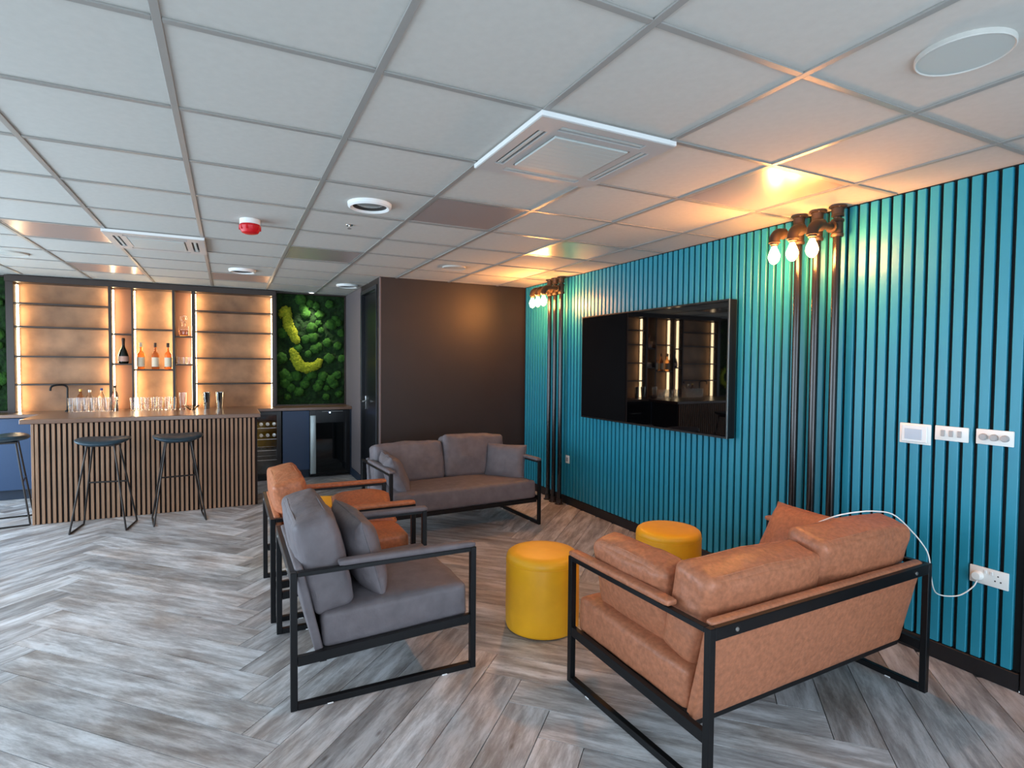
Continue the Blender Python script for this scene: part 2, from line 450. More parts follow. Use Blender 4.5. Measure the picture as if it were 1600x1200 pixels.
structure(box('wall_back', (XL, YB, 0), (PX+0.1, YB+0.1, CEIL+0.03), 'wallblack'))
def wall_with_windows(name, axis, pos, lo, hi, wins, thick, m):
    bs = []
    cur = lo
    def seg(a, b, z0, z1):
        if axis == 'x': bs.append(((pos-thick, a, z0), (pos, b, z1)))
        else: bs.append(((a, pos-thick, z0), (b, pos, z1)))
    for a, b in wins:
        seg(cur, a, 0, CEIL+0.03); seg(a, b, 0, WZ0); seg(a, b, WZ1, CEIL+0.03); cur = b
    seg(cur, hi, 0, CEIL+0.03)
    return structure(boxes(name, bs, m))
wall_with_windows('wall_left', 'x', XL, YR-0.1, YB+0.1, WIN_L, 0.1, 'wallwhite')
wall_with_windows('wall_rear', 'y', YR, XL-0.1, XR+0.12, WIN_R, 0.1, 'wallwhite')
def window(n, axis, pos, a, b):
    t = 0.05
    bs = []
    def fr(u0, u1, z0, z1):
        if axis == 'x': bs.append(((pos-0.07, u0, z0), (pos-0.02, u1, z1)))
        else: bs.append(((u0, pos-0.07, z0), (u1, pos-0.02, z1)))
    fr(a, a+t, WZ0, WZ1); fr(b-t, b, WZ0, WZ1); fr(a+t, b-t, WZ0, WZ0+t); fr(a+t, b-t, WZ1-t, WZ1); mid = (a+b)/2
    fr(mid-t/2, mid+t/2, WZ0+t, WZ1-t)
    structure(boxes('window_%d' % n, bs, 'frameout', None, 0.003))
n = 1
for a, b in WIN_L: window(n, 'x', XL, a, b); n += 1
for a, b in WIN_R: window(n, 'y', YR, a, b); n += 1

# ------------------------------------------------------------------ ceiling fittings
PLAB = {(2, 2): 'square unlit ceiling light panel, grey, past the near air cassette', (4, 0): 'square unlit ceiling panel mirroring the bulbs beside the thermostat wall',
        (4, 3): 'square unlit ceiling panel above the television', (1, 5): 'square unlit ceiling panel between bar and dark partition',
        (-2, 5): 'square unlit ceiling panel next to the air cassette nearer the bar', (-2, 8): 'square unlit ceiling panel over the left shelves behind the bar',
        (0, 8): 'square unlit ceiling panel over the right shelves behind the bar', (2, -3): 'square unlit ceiling panel near the rear windows', (-4, 2): 'square unlit ceiling panel near the side windows'}
for (a, b) in sorted(PANELS):
    t = empty('ceiling_light_panel', (GX+TS*(a+.5), GY+TS*(b+.5), CEIL+0.004))
    tag(t, PLAB[(a, b)], 'ceiling light', 'square ceiling light panels')
    w = 0.286
    boxes('frame', [((-w, -w, -0.001), (-w+0.012, w, 0.012)), ((w-0.012, -w, -0.001), (w, w, 0.012)), ((-w+0.012, -w, -0.001), (w-0.012, -w+0.012, 0.012)), ((-w+0.012, w-0.012, -0.001), (w-0.012, w, 0.012))], 'grid', t)
    box('diffuser', (-w+0.012, -w+0.012, 0.001), (w-0.012, w-0.012, 0.01), 'diffuser', t)

def cassette(loc, label):
    t = empty('air_cassette', loc); tag(t, label, 'air conditioner', 'ceiling air cassettes')
    W = 0.312; g = 0.185
    # fascia ring with four slots, made of strips
    s0, s1 = 0.225, 0.268; e = 0.20
    bs = []
    bs += [((-W, -W, -0.022), (W, -s1, 0.0)), ((-W, s1, -0.022), (W, W, 0.0)), ((-W, -s1, -0.022), (-s1, s1, 0)), ((s1, -s1, -0.022), (W, s1, 0))]
    bs += [((-s0, -s0, -0.022), (s0, -g, 0)), ((-s0, g, -0.022), (s0, s0, 0)), ((-s0, -g, -0.022), (-g, g, 0)), ((g, -g, -0.022), (s0, g, 0))]
    for sx in (-1, 1):
        for sy in (-1, 1):
            xa, xb = sorted((sx*e, sx*s1)); ya, yb = sorted((sy*s0, sy*s1)); bs.append(((xa, ya, -0.022), (xb, yb, 0)))
            xa, xb = sorted((sx*s0, sx*s1)); ya, yb = sorted((sy*e, sy*s0)); bs.append(((xa, ya, -0.022), (xb, yb, 0)))
    boxes('fascia', bs, 'acgrey', t)
    boxes('edge_trim', [((-W-0.004, -W-0.004, -0.018), (W+0.004, -W, 0.0)), ((-W-0.004, W, -0.018), (W+0.004, W+0.004, 0)), ((-W-0.004, -W, -0.018), (-W, W, 0)), ((W, -W, -0.018), (W+0.004, W, 0))], 'whitepaint', t)
    box('housing', (-W+0.01, -W+0.01, -0.004), (W-0.01, W-0.01, 0.003), 'slotdark', t)
    for sx, sy in ((1, 0), (-1, 0), (0, 1), (0, -1)):
        c = (s0+s1)/2
        if sx: lo, hi = (sx*c-0.009, -e+0.004, -0.020), (sx*c+0.009, e-0.004, -0.012)
        else: lo, hi = (-e+0.004, sy*c-0.009, -0.020), (e-0.004, sy*c+0.009, -0.012)
        box('louvre', lo, hi, 'acgrille', t, 0.002)
    box('intake_grille', (-g+0.006, -g+0.006, -0.027), (g-0.006, g-0.006, -0.006), 'acgrille', t, 0.004)
    for i in range(9):
        yy = -0.15+i*0.0375
        box('grille_rib', (-g+0.02, yy-0.002, -0.0275), (g-0.02, yy+0.002, -0.0262), 'acgrille', t)
    return t
cassette((GX+TS*2.5, GY+TS*0.5, CEIL-0.001), 'grey square air cassette with four slots, nearer the slatted wall')
cassette((GX-TS*0.5, GY+TS*5.5, CEIL-0.001), 'grey square air cassette with four slots, in front of the bar')

def disc_speaker(x, y, r, label):
    t = empty('ceiling_speaker', (x, y, CEIL+0.007)); tag(t, label, 'speaker', 'round ceiling speakers')
    ring_profile_mesh('rim', [(r, 0), (r, -0.012), (r-0.003, -0.015), (r-0.006, -0.012), (r-0.006, 0)], 'tile', t, 40)
    lathe('grille', [(0, -0.012), (r-0.006, -0.012), (r-0.006, 0.0), (0, 0.0)], 'acgrille', t, 40)
disc_speaker(1.932, 0.930, 0.12, 'large round flush ceiling speaker near the switch plates')
disc_speaker(GX+TS*3.5, GY+TS*5.5, 0.11, 'round flush ceiling speaker in front of the dark partition')
disc_speaker(GX-TS*2.5, GY+TS*7.5, 0.125, 'round flush ceiling speaker over the left end of the bar')
def downlight(x, y, label):
    t = empty('downlight', (x, y, CEIL+0.007)); tag(t, label, 'ceiling light', 'round ceiling downlights')
    r = 0.125
    ring_profile_mesh('rim', [(r, 0), (r-0.002, -0.02), (r-0.014, -0.028), (r-0.028, -0.020), (r-0.028, 0)], 'whitepaint', t, 40)
    ring_profile_mesh('gasket', [(r-0.028, 0), (r-0.028, -0.016), (r-0.033, -0.016), (r-0.033, 0)], 'slotdark', t, 40)
    lathe('reflector', [(0, -0.012), (0.05, -0.011), (r-0.05, -0.006), (r-0.034, -0.001), (0, -0.001)], 'dimple', t, 40)
downlight(0.744, 3.36, 'round white recessed downlight beside the grey ceiling panel')
downlight(GX+TS*0.5, GY+TS*7.5, 'round white recessed downlight over the bar counter')
downlight(1.27, 6.93, 'round white recessed downlight by the black door')
t = empty('fire_sounder', (0.135, 4.10, CEIL+0.007)); tag(t, 'red fire alarm sounder with white base on the ceiling', 'alarm')
lathe('base', [(0, 0), (0.062, 0), (0.062, -0.03), (0.056, -0.034), (0, -0.034)], 'whitepaint', t, 28)
so = lathe('sounder_body', [(0, -0.033), (0.06, -0.033), (0.066, -0.045), (0.062, -0.062), (0.05, -0.085), (0.032, -0.092), (0, -0.094)], 'red', t, 28)
for k in range(10):
    a = 2*PI*k/10
    box('rib', (-0.004, -0.006, -0.03), (0.004, 0.004, 0), 'red', t, 0.001).matrix_local = Matrix.Translation((0.062*math.cos(a), 0.062*math.sin(a), -0.04)) @ Matrix.Rotation(a, 4, 'Z')
t = empty('sprinkler', (GX+TS*1.5, GY+TS*3.5, CEIL+0.007)); tag(t, 'tiny chrome sprinkler head in the middle of a ceiling tile', 'sprinkler')
lathe('rosette', [(0, 0), (0.024, 0), (0.02, -0.006), (0, -0.008)], 'chrome', t, 20)
lathe('deflector', [(0, -0.006), (0.005, -0.006), (0.005, -0.022), (0.013, -0.022), (0.013, -0.025), (0, -0.025)], 'chrome', t, 16)

# ------------------------------------------------------------------ sofas and armchairs
def soft_box(name, w, d, h, r, m, bulge=(0, 0, 0), wr=0.0, seed=0, n=14, parent=None, mtx=None):
    """rounded, slightly swollen upholstered block centred on the origin"""
    bm = bmesh.new()
    vmap = {}
    hx, hy, hz = w/2, d/2, h/2
    dims = (hx, hy, hz)
    def vert(p):
        key = tuple(round(c, 5) for c in p)
        if key in vmap: return vmap[key]
        q = Vector((p[0]*hx, p[1]*hy, p[2]*hz))
        inner = Vector([max(-(dm-r), min(dm-r, c)) for c, dm in zip(q, dims)])
        dl = q-inner
        if dl.length > 1e-9: q = inner+dl.normalized()*r
        u, v, s = p
        q.x += bulge[0]*u*max(0, (1-v*v))*max(0, (1-s*s))
        q.y += bulge[1]*v*max(0, (1-u*u))*max(0, (1-s*s))
        q.z += bulge[2]*s*max(0, (1-u*u))*max(0, (1-v*v))
        if wr:
            nn = noise.noise_vector(q*7+Vector((seed*3.1, seed*1.7, seed)))*wr + noise.noise_vector(q*17+Vector((seed, 5, seed*2.2)))*wr*0.45
            q += nn
        vmap[key] = bm.verts.new(q); return vmap[key]
    # denser sampling near the edges
    g = [math.sin((i/n*2-1)*PI/2) for i in range(n+1)]
    for ax in range(3):
        for s in (-1, 1):
            for i in range(n):
                for j in range(n):
                    qs = []
                    for (a, b) in ((i, j), (i+1, j), (i+1, j+1), (i, j+1)):
                        p = [0, 0, 0]; p[ax] = s; p[(ax+1) % 3] = g[a]; p[(ax+2) % 3] = g[b]; qs.append(vert(p))
                    if s < 0: qs = qs[::-1]
                    bm.faces.new(qs)
    if mtx: bmesh.ops.transform(bm, matrix=mtx, verts=bm.verts[:])
    return newobj(name, mesh_from_bm(bm, name, True), m, parent)

def pillow(name, w, h, t, m, seed=0, pinch=0.05, wr=0.006, n=22):
    """knife-edge scatter cushion; width x, height z, thickness y, with a seam"""
    bm = bmesh.new(); sheets = []
    for s in (1, -1):
        G = []
        for i in range(n+1):
            row = []
            for j in range(n+1):
                u = math.sin((i/n*2-1)*PI/2); v = math.sin((j/n*2-1)*PI/2)
                x = u*w/2*(1-pinch*(1-v*v)); z = v*h/2*(1-pinch*(1-u*u))
                pr = max(0.0, (1-abs(u)**3.2)*(1-abs(v)**3.2))**0.5
                y = s*(t/2*pr)
                q = Vector((x, y, z))
                edge = (i in (0, n) or j in (0, n))
                q += noise.noise_vector(Vector((x, 0, z))*9+Vector((seed*2.3, s*seed if not edge else 0, seed)))*wr*(1.0 if not edge else 0.6)
                if edge and s == -1: row.append(sheets[0][i][j])
                else: row.append(bm.verts.new(q))
            G.append(row)
        sheets.append(G)
        for i in range(n):
            for j in range(n):
                f = (G[i][j], G[i+1][j], G[i+1][j+1], G[i][j+1])
                bm.faces.new(f if s < 0 else f[::-1])
    o = newobj(name, mesh_from_bm(bm, name, True), m)
    # piped seam along the edge
    G = sheets
    pts = []
    def edge_pt(u, v):
        x = u*w/2*(1-pinch*(1-v*v)); z = v*h/2*(1-pinch*(1-u*u))
        q = Vector((x, 0, z)); return q+noise.noise_vector(Vector((x, 0, z))*9+Vector((seed*2.3, 0, seed)))*wr*0.6
    K = 12
    for k in range(K): pts.append(edge_pt(-1+2*k/K, -1))
    for k in range(K): pts.append(edge_pt(1, -1+2*k/K))
    for k in range(K): pts.append(edge_pt(1-2*k/K, 1))
    for k in range(K): pts.append(edge_pt(-1, 1-2*k/K))
    tube('seam', pts, 0.0035, m, o, 6, True)
    return o

def make_sofa(name, W, fab, loc, rz, label, cat, D=0.84, Hh=0.59):
    t = empty(name, loc, rz); tag(t, label, cat)
    T = 0.028
    x0 = W/2; y0 = D/2
    for s in (-1, 1):
        xa, xb = sorted((s*x0, s*(x0-T)))
        bs = [((xa, y0-T, 0), (xb, y0, Hh)), ((xa, -y0, 0), (xb, -y0+T, Hh)),
              ((xa, -y0+T, 0), (xb, y0-T, T)), ((xa, -y0+T, Hh-0.02), (xb, y0-T, Hh))]
        fr = boxes('side_frame', bs, 'steel', t, 0.002)
        # seat rail, dropping towards the back
        xm, xn = sorted((s*(x0-0.002), s*(x0-T+0.002)))
        tilt = Matrix.Translation((0, 0, 0.225)) @ Matrix.Rotation(rad(2.6), 4, 'X')
        boxes('seat_rail', [((xm, -y0+T, -0.02), (xn, y0-T, 0.022), tilt)], 'steel', t, 0.0015)
        # upholstered arm pad, stopping short of the back
        soft_box('arm_pad', 0.052, D-0.20, 0.026, 0.011, fab, (0, 0, 0.003), 0.0008, s+2, 8, t, Matrix.Translation((s*(x0-0.024), 0.098, Hh+0.012)))
        for yy in (-0.26, 0.26):
            box('glide', (s*(x0-T/2)-0.017, yy-0.012, 0.0003), (s*(x0-T/2)+0.017, yy+0.012, 0.004), 'felt', t)
    # back rail with bolts, front and rear seat rails
    br = boxes('back_rail', [((-x0+T, -y0, Hh-0.045), (x0-T, -y0+0.022, Hh))], 'steel', t, 0.002)
    for s in (-1, 1):
        lathe('bolt', [(0, 0.004), (0.007, 0.003), (0.008, 0), (0, 0)], 'silver', br, 12, mtx=Matrix.Translation((s*(x0-0.13), -y0, Hh-0.024)) @ Matrix.Rotation(PI/2, 4, 'X'))
    boxes('cross_rail', [((-x0+T, y0-T-0.03, 0.205), (x0-T, y0-T-0.004, 0.24))], 'steel', t, 0.002)
    boxes('cross_rail', [((-x0+T, -0.30, 0.175), (x0-T, -0.27, 0.205))], 'steel', t, 0.002)
    # sloping upholstered back panel
    iw = W-2*T-0.012
    top = Vector((0, -y0+0.035, Hh+0.012)); bot = Vector((0, -y0+0.125, 0.205))
    ln = (top-bot).length; ang = math.atan2(top.y-bot.y, top.z-bot.z)
    mt = Matrix.Translation((top+bot)/2) @ Matrix.Rotation(-ang, 4, 'X')
    soft_box('back_panel', iw, 0.036, ln, 0.012, fab, (0, 0.004, 0), 0.0015, 5, 14, t, mt)
    # seat cushion
    box('seat_base', (-x0+T, -0.30, 0.206), (x0-T, y0-T-0.01, 0.232), 'backing', t, 0.002)
    mt = Matrix.Translation((0, 0.052, 0.312)) @ Matrix.Rotation(rad(2.2), 4, 'X')
    soft_box('seat_cushion', iw-0.006, D-0.165, 0.165, 0.026, fab, (0.004, 0.008, 0.030), 0.004, 11, 18, t, mt)
    return t

def place(o, sofa, loc, rot):
    """put a loose cushion on a sofa: loc / rot given in the sofa's own axes"""
    S = Matrix.Translation(sofa.location) @ Matrix.Rotation(sofa.rotation_euler.z, 4, 'Z')
    o.matrix_world = S @ Matrix.Translation(loc) @ Euler([rad(a) for a in rot], 'XYZ').to_matrix().to_4x4()
    return o
def back_cushion(fab, w, h, t, sofa, loc, rot, label, seed, group=None, name='back_cushion'):
    o = soft_box(name, w, t, h, 0.034, fab, (0.008, 0.022, 0.018), 0.009, seed, 24)
    # gusset seams, front and back
    for s in (-1, 1):
        hw, hh = w/2-0.006, h/2-0.004
        yy = s*(t/2-0.026)
        pts = []
        for k in range(40):
            a = 2*PI*k/40; c, sn = math.cos(a), math.sin(a)
            u = math.copysign(abs(c)**0.16, c); v = math.copysign(abs(sn)**0.16, sn)
            q = Vector((u*hw, yy, v*hh))
            q.x += 0.008*u*max(0, 1-v*v)*0.7; q.z += 0.018*v*max(0, 1-u*u)*0.7
            q += noise.noise_vector(q*7+Vector((seed*3.1, seed*1.7, seed)))*0.009
            pts.append(q)
        tube('seam', pts, 0.003, fab, o, 6, True)
    tag(o, label, 'cushion', group); place(o, sofa, loc, rot); return o
def scatter(fab, w, h, t, sofa, loc, rot, label, seed, pinch=0.05, wr=0.008):
    o = pillow('scatter_cushion', w, h, t, fab, seed, pinch, wr)
    tag(o, label, 'cushion'); place(o, sofa, loc, rot); return o

# grey armchair facing the television wall
gA = make_sofa('armchair', 0.79, 'greyfab', (0.645, 2.895, 0), -PI/2, 'grey suede armchair with black steel frame beside the tan armchair', 'armchair')
back_cushion('greyfab', 0.66, 0.42, 0.18, gA, (0.012, -0.272, 0.580), (13, 0, 0), 'plump grey back cushion on the grey armchair', 3)
scatter('greyfab', 0.50, 0.38, 0.17, gA, (0.06, -0.075, 0.568), (16, 0, 4), 'smaller grey scatter cushion leaning on the grey armchair back cushion', 7, 0.03)
# tan armchair beside it
oA = make_sofa('armchair', 0.775, 'orangefab', (0.625, 3.808, 0), -PI/2, 'tan leather armchair with black steel frame beside the grey armchair', 'armchair')
back_cushion('orangefab', 0.64, 0.42, 0.18, oA, (0.0, -0.272, 0.582), (13, 0, 0), 'plump tan back cushion on the tan armchair', 4)
scatter('orangefab', 0.40, 0.40, 0.18, oA, (-0.15, 0.205, 0.460), (-74, 0, 84), 'tan scatter cushion slumped against the arm of the tan armchair', 9, 0.02)
# tan two-seater, back towards the camera
bS = make_sofa('sofa', 1.40, 'brownfab', (2.115, 1.812, 0), rad(1.9), 'tan leather two-seat sofa with black steel frame, its back to the room', 'sofa')
back_cushion('brownfab', 0.66, 0.355, 0.18, bS, (-0.295, -0.222, 0.55), (13, 0, 0), 'lower tan back cushion at the open end of the tan sofa', 5)
back_cushion('brownfab', 0.62, 0.40, 0.18, bS, (0.352, -0.225, 0.57), (12, 0, -2), 'taller tan back cushion on the tan sofa under the white cable', 6)
back_cushion('brownfab', 0.46, 0.33, 0.15, bS, (-0.548, 0.09, 0.538), (12, 0, -90), 'tan cushion along the open arm of the tan sofa', 12, None, 'scatter_cushion')
scatter('brownfab', 0.46, 0.42, 0.16, bS, (0.49, 0.085, 0.54), (30, 0, 84), 'tan scatter cushion at the wall end of the tan sofa', 13)
# grey two-seater against the dark partition
gS = make_sofa('sofa', 1.43, 'greyfab', (1.83, 4.90, 0), PI+rad(3.4), 'grey suede two-seat sofa with black steel frame before the dark partition', 'sofa')
back_cushion('greyfab', 0.66, 0.36, 0.17, gS, (0.335, -0.235, 0.555), (14, 0, 0), 'grey back cushion of the grey sofa at its door end', 14)
back_cushion('greyfab', 0.64, 0.40, 0.17, gS, (-0.32, -0.225, 0.575), (14, -2, 0), 'grey back cushion of the grey sofa at its television end', 15)
scatter('greyfab', 0.46, 0.38, 0.16, gS, (0.555, 0.06, 0.52), (24, 0, 84), 'crumpled grey scatter cushion at the door end of the grey sofa', 16, 0.05, 0.016)
scatter('greyfab', 0.40, 0.34, 0.15, gS, (-0.555, 0.03, 0.535), (16, 0, -50), 'grey scatter cushion at the television end of the grey sofa', 17)

# ------------------------------------------------------------------ yellow drum stools
def ottoman(x, y, label, R=0.205, Hh=0.425):
    t = empty('ottoman', (x, y, 0)); tag(t, label, 'ottoman', 'yellow drum ottomans')
    lathe('drum', [(0, 0.004), (R-0.014, 0.004), (R-0.004, 0.010), (R, 0.024), (R+0.002, 0.12), (R+0.001, 0.25), (R, Hh-0.055), (R-0.001, Hh-0.05)], 'yellow', t, 56, angle=60)
    lathe('padded_top', [(R-0.001, Hh-0.05), (R, Hh-0.047), (R-0.001, Hh-0.03), (R-0.007, Hh-0.013), (R-0.022, Hh-0.002), (R-0.06, Hh+0.002), (0, Hh+0.005)], 'yellow', t, 56, angle=80)
    tube('seam', [((R+0.0005)*math.cos(2*PI*k/48), (R+0.0005)*math.sin(2*PI*k/48), Hh-0.049) for k in range(48)], 0.0016, 'yellow', t, 6, True)
    lathe('base', [(0, 0), (R-0.02, 0), (R-0.02, 0.005), (0, 0.005)], 'blacktrim', t, 40)
ottoman(1.578, 2.755, 'yellow leather drum ottoman beside the open arm of the tan sofa')
ottoman(2.536, 2.80, 'yellow leather drum ottoman near the slatted teal wall')
ottoman(0.62, 4.46, 'yellow leather drum ottoman behind the tan armchair arm')

# ------------------------------------------------------------------ television
t = empty('television', (SLX-0.002, 3.772, 1.45)); tag(t, 'large black television hung on the teal slatted wall', 'television')
hw, hh = 0.912, 0.487
box('housing', (-0.086, -hw, -hh), (-0.012, hw, hh), 'bezel', t, 0.004)
box('wall_bracket', (-0.013, -0.3, -0.2), (0, 0.3, 0.2), 'steel', t)
box('screen', (-0.091, -hw+0.010, -hh+0.014), (-0.0855, hw-0.010, hh-0.010), 'screen', t)
boxes('bezel', [((-0.093, -hw, -hh), (-0.086, -hw+0.010, hh)), ((-0.093, hw-0.010, -hh), (-0.086, hw, hh)), ((-0.093, -hw+0.010, hh-0.010), (-0.086, hw-0.010, hh)), ((-0.093, -hw+0.010, -hh), (-0.086, hw-0.010, -hh+0.014))], 'bezel', t)
box('side_trim', (-0.0935, -hw-0.0015, -hh), (-0.087, -hw, hh), 'silver', t)

# ------------------------------------------------------------------ iron pipe lamps
def pipe_lamp(y, label, group):
    x = 3.125
    t = empty('pipe_lamp', (x, y, 0)); tag(t, label, 'lamp', group)
    r = 0.0225
    pipe = tube('pipe', [(0, 0, 0.03), (0, 0, CEIL-0.03)], r, 'pipe', t, 18)
    def flange(z, s):
        f = lathe('flange', [(0, 0), (0.047, 0), (0.047, s*0.008), (0.033, s*0.012), (0.031, s*0.045), (0.033, s*0.048), (0.033, s*0.058), (0, s*0.058)], 'iron', t, 24, (0, 0, z))
        for k in range(4):
            a = PI/4+k*PI/2
            lathe('screw', [(0, s*0.011), (0.005, s*0.010), (0.005, s*0.007), (0, s*0.007)], 'silver', f, 8, (0.040*math.cos(a), 0.040*math.sin(a), z))
    flange(0.0, 1); flange(CEIL, -1)
    zt = 2.265
    lathe('tee', [(0, -0.05), (0.031, -0.05), (0.034, -0.045), (0.034, -0.034), (0.030, -0.03), (0.030, 0.03), (0.034, 0.034), (0.034, 0.045), (0.031, 0.05), (0, 0.05)], 'iron', t, 20, (0, 0, zt))
    tube('arm', [(0, 0, zt), (-0.15, 0, zt)], 0.019, 'iron', t, 14)
    lathe('collar', [(0, 0), (0.033, 0), (0.033, 0.016), (0, 0.016)], 'iron', t, 18, mtx=Matrix.Translation((-0.055, 0, zt)) @ Matrix.Rotation(PI/2, 4, 'Y'))
    pts = [(-0.14, 0, zt)]
    for k in range(9):
        a = k/8*PI/2
        pts.append((-0.165-0.05*math.sin(a), 0, zt-0.05*(1-math.cos(a))))
    tube('elbow', pts+[(-0.215, 0, zt-0.062)], [0.034]+[0.030]*9+[0.034], 'iron', t, 16)
    bx = -0.215
    lathe('lamp_socket', [(0, 0), (0.024, 0), (0.024, -0.012), (0.018, -0.016), (0.016, -0.024), (0, -0.024)], 'iron', t, 18, (bx, 0, zt-0.06))
    lathe('bulb', [(0.013, 0), (0.015, -0.010), (0.024, -0.030), (0.031, -0.050), (0.032, -0.064), (0.026, -0.084), (0.013, -0.100), (0, -0.105)], 'bulb', t, 20, (bx, 0, zt-0.083))
    return t
for y, lb in ((2.354, 'black iron pipe lamp with glowing bulb nearest the television, by thermostat'), (2.232, 'black iron pipe lamp with glowing bulb, middle of three by thermostat'), (2.108, 'black iron pipe lamp with glowing bulb next to the thermostat side')):
    pipe_lamp(y, lb, 'pipe lamps by the thermostat')
for y, lb in ((5.356, 'black iron pipe lamp with glowing bulb nearest the dark partition'), (5.240, 'black iron pipe lamp with glowing bulb, middle of three by the partition'), (5.118, 'black iron pipe lamp with glowing bulb at television side of the grey sofa')):
    pipe_lamp(y, lb, 'pipe lamps by the partition')

# ------------------------------------------------------------------ switch plates and sockets on the slats
def plate(name, y0, y1, z0, z1, label, cat):
    t = empty(name, (SLX, (y0+y1)/2, (z0+z1)/2)); tag(t, label, cat)
    w, hq = (y1-y0)/2, (z1-z0)/2
    box('back_box', (-0.009, -w, -hq), (0, w, hq), 'white', t, 0.003, 2)
    return t, w, hq
t, w, hq = plate('thermostat', 1.622, 1.772, 1.075, 1.180, 'white square thermostat with pale grey display', 'thermostat')
box('bezel', (-0.017, -w+0.014, -hq+0.010), (-0.009, w-0.014, hq-0.008), 'whitepaint', t, 0.003)
box('display', (-0.019, -w+0.038, -hq+0.024), (-0.0165, w-0.030, hq-0.026), 'lcd', t, 0.001)
t, w, hq = plate('light_switch', 1.458, 1.604, 1.109, 1.181, 'white switch plate with three grey rockers', 'switch')
for k in (-1, 0, 1):
    rk = box('rocker', (-0.015, k*0.036-0.009, -0.015), (-0.0085, k*0.036+0.009, 0.017), 'greyplastic', t, 0.002)
t, w, hq = plate('dimmer_switch', 1.281, 1.428, 1.111, 1.183, 'white dimmer plate with three round knobs', 'switch')
for k in (-1, 0, 1):
    lathe('knob', [(0, 0), (0.016, 0), (0.0155, 0.012), (0.013, 0.016), (0, 0.017)], 'greyplastic', t, 20, mtx=Matrix.Translation((-0.009, k*0.042, 0)) @ Matrix.Rotation(-PI/2, 4, 'Y'))
t, w, hq = plate('wall_socket', 1.281, 1.434, 0.449, 0.530, 'white double wall socket with a plug behind the tan sofa', 'socket')
for k in (-1, 1):
    for (dy, dz) in ((0, 0.014), (-0.011, -0.010), (0.011, -0.010)):
        if k == -1: box('pin_hole', (-0.0096, k*0.037+dy-0.003, dz-0.003), (-0.0088, k*0.037+dy+0.003, dz+0.003), 'slotdark', t)
    box('socket_switch', (-0.013, k*0.012-0.005, 0.014), (-0.0088, k*0.012+0.005, 0.030), 'whitepaint', t, 0.001)
t, w, hq = plate('wall_socket', 5.03, 5.10, 0.437, 0.520, 'small white single socket beside the far pipe lamps', 'socket')
box('socket_face', (-0.012, -0.018, -0.02), (-0.0088, 0.018, 0.02), 'greyplastic', t, 0.002)
# charger and its cable over the sofa back
t = empty('charger_cable', (SLX-0.009, 1.398, 0.486)); tag(t, 'thin white charging cable draped over the tan sofa back', 'cable')
lathe('plug', [(0, 0), (0.022, 0), (0.021, 0.020), (0.017, 0.026), (0, 0.027)], 'white', t, 20, mtx=Matrix.Rotation(-PI/2, 4, 'Y'))
def catmull(P, n=8):
    P = [Vector(p) for p in P]; out = []
    for i in range(len(P)-1):
        p0 = P[max(i-1, 0)]; p1 = P[i]; p2 = P[i+1]; p3 = P[min(i+2, len(P)-1)]
        for k in range(n):
            u = k/n
            out.append(0.5*((2*p1)+(p2-p0)*u+(2*p0-5*p1+4*p2-p3)*u*u+(3*p1-p0-3*p2+p3)*u**3))
    out.append(P[-1]); return out
o0 = Vector(t.location)
CAB = [(3.178, 1.398, 0.466), (3.165, 1.408, 0.43), (3.15, 1.45, 0.378), (3.12, 1.49, 0.362), (3.05, 1.50, 0.382), (2.95, 1.47, 0.44), (2.875, 1.445, 0.53), (2.85, 1.44, 0.60), (2.845, 1.455, 0.645), (2.825, 1.50, 0.71), (2.74, 1.535, 0.790), (2.635, 1.555, 0.815), (2.55, 1.59, 0.812), (2.47, 1.63, 0.795), (2.43, 1.69, 0.755)]
tube('cable', [Vector(p)-o0 for p in catmull(CAB)], 0.003, 'white', t, 8)

# ------------------------------------------------------------------ bar counter
t = empty('bar_counter', (-0.652, 6.70, 0)); tag(t, 'slatted walnut bar counter with brown worktop', 'bar')
bx0, bx1 = -0.918, 0.918
by = -0.29
boxes('body', [((bx0+0.02, by+0.006, 0.0), (bx1-0.0, by+0.03, 0.905)), ((bx1-0.02, by+0.03, 0), (bx1, 0.28, 0.905)), ((bx0+0.02, by+0.03, 0), (bx0+0.04, 0.28, 0.905))], 'barback', t)
box('end_panel', (bx0, by-0.012, 0), (bx0+0.02, 0.29, 0.905), 'slatwood', t, 0.002)
xq = bx0+0.028; _b = None
while xq < bx1-0.02:
    if _b is None:
        o = box('slat', (-0.0115, -0.018, 0.002), (0.0115, 0, 0.904), 'slatwood', t, 0.0015); _b = o.data
    else: o = newobj('slat', _b, None, t)
    o.location = (xq+0.0115, by+0.006, 0)
    xq += 0.040
box('worktop', (bx0-0.075, by-0.035, 0.907), (bx1+0.03, 0.32, 0.948), 'worktop', t, 0.004)

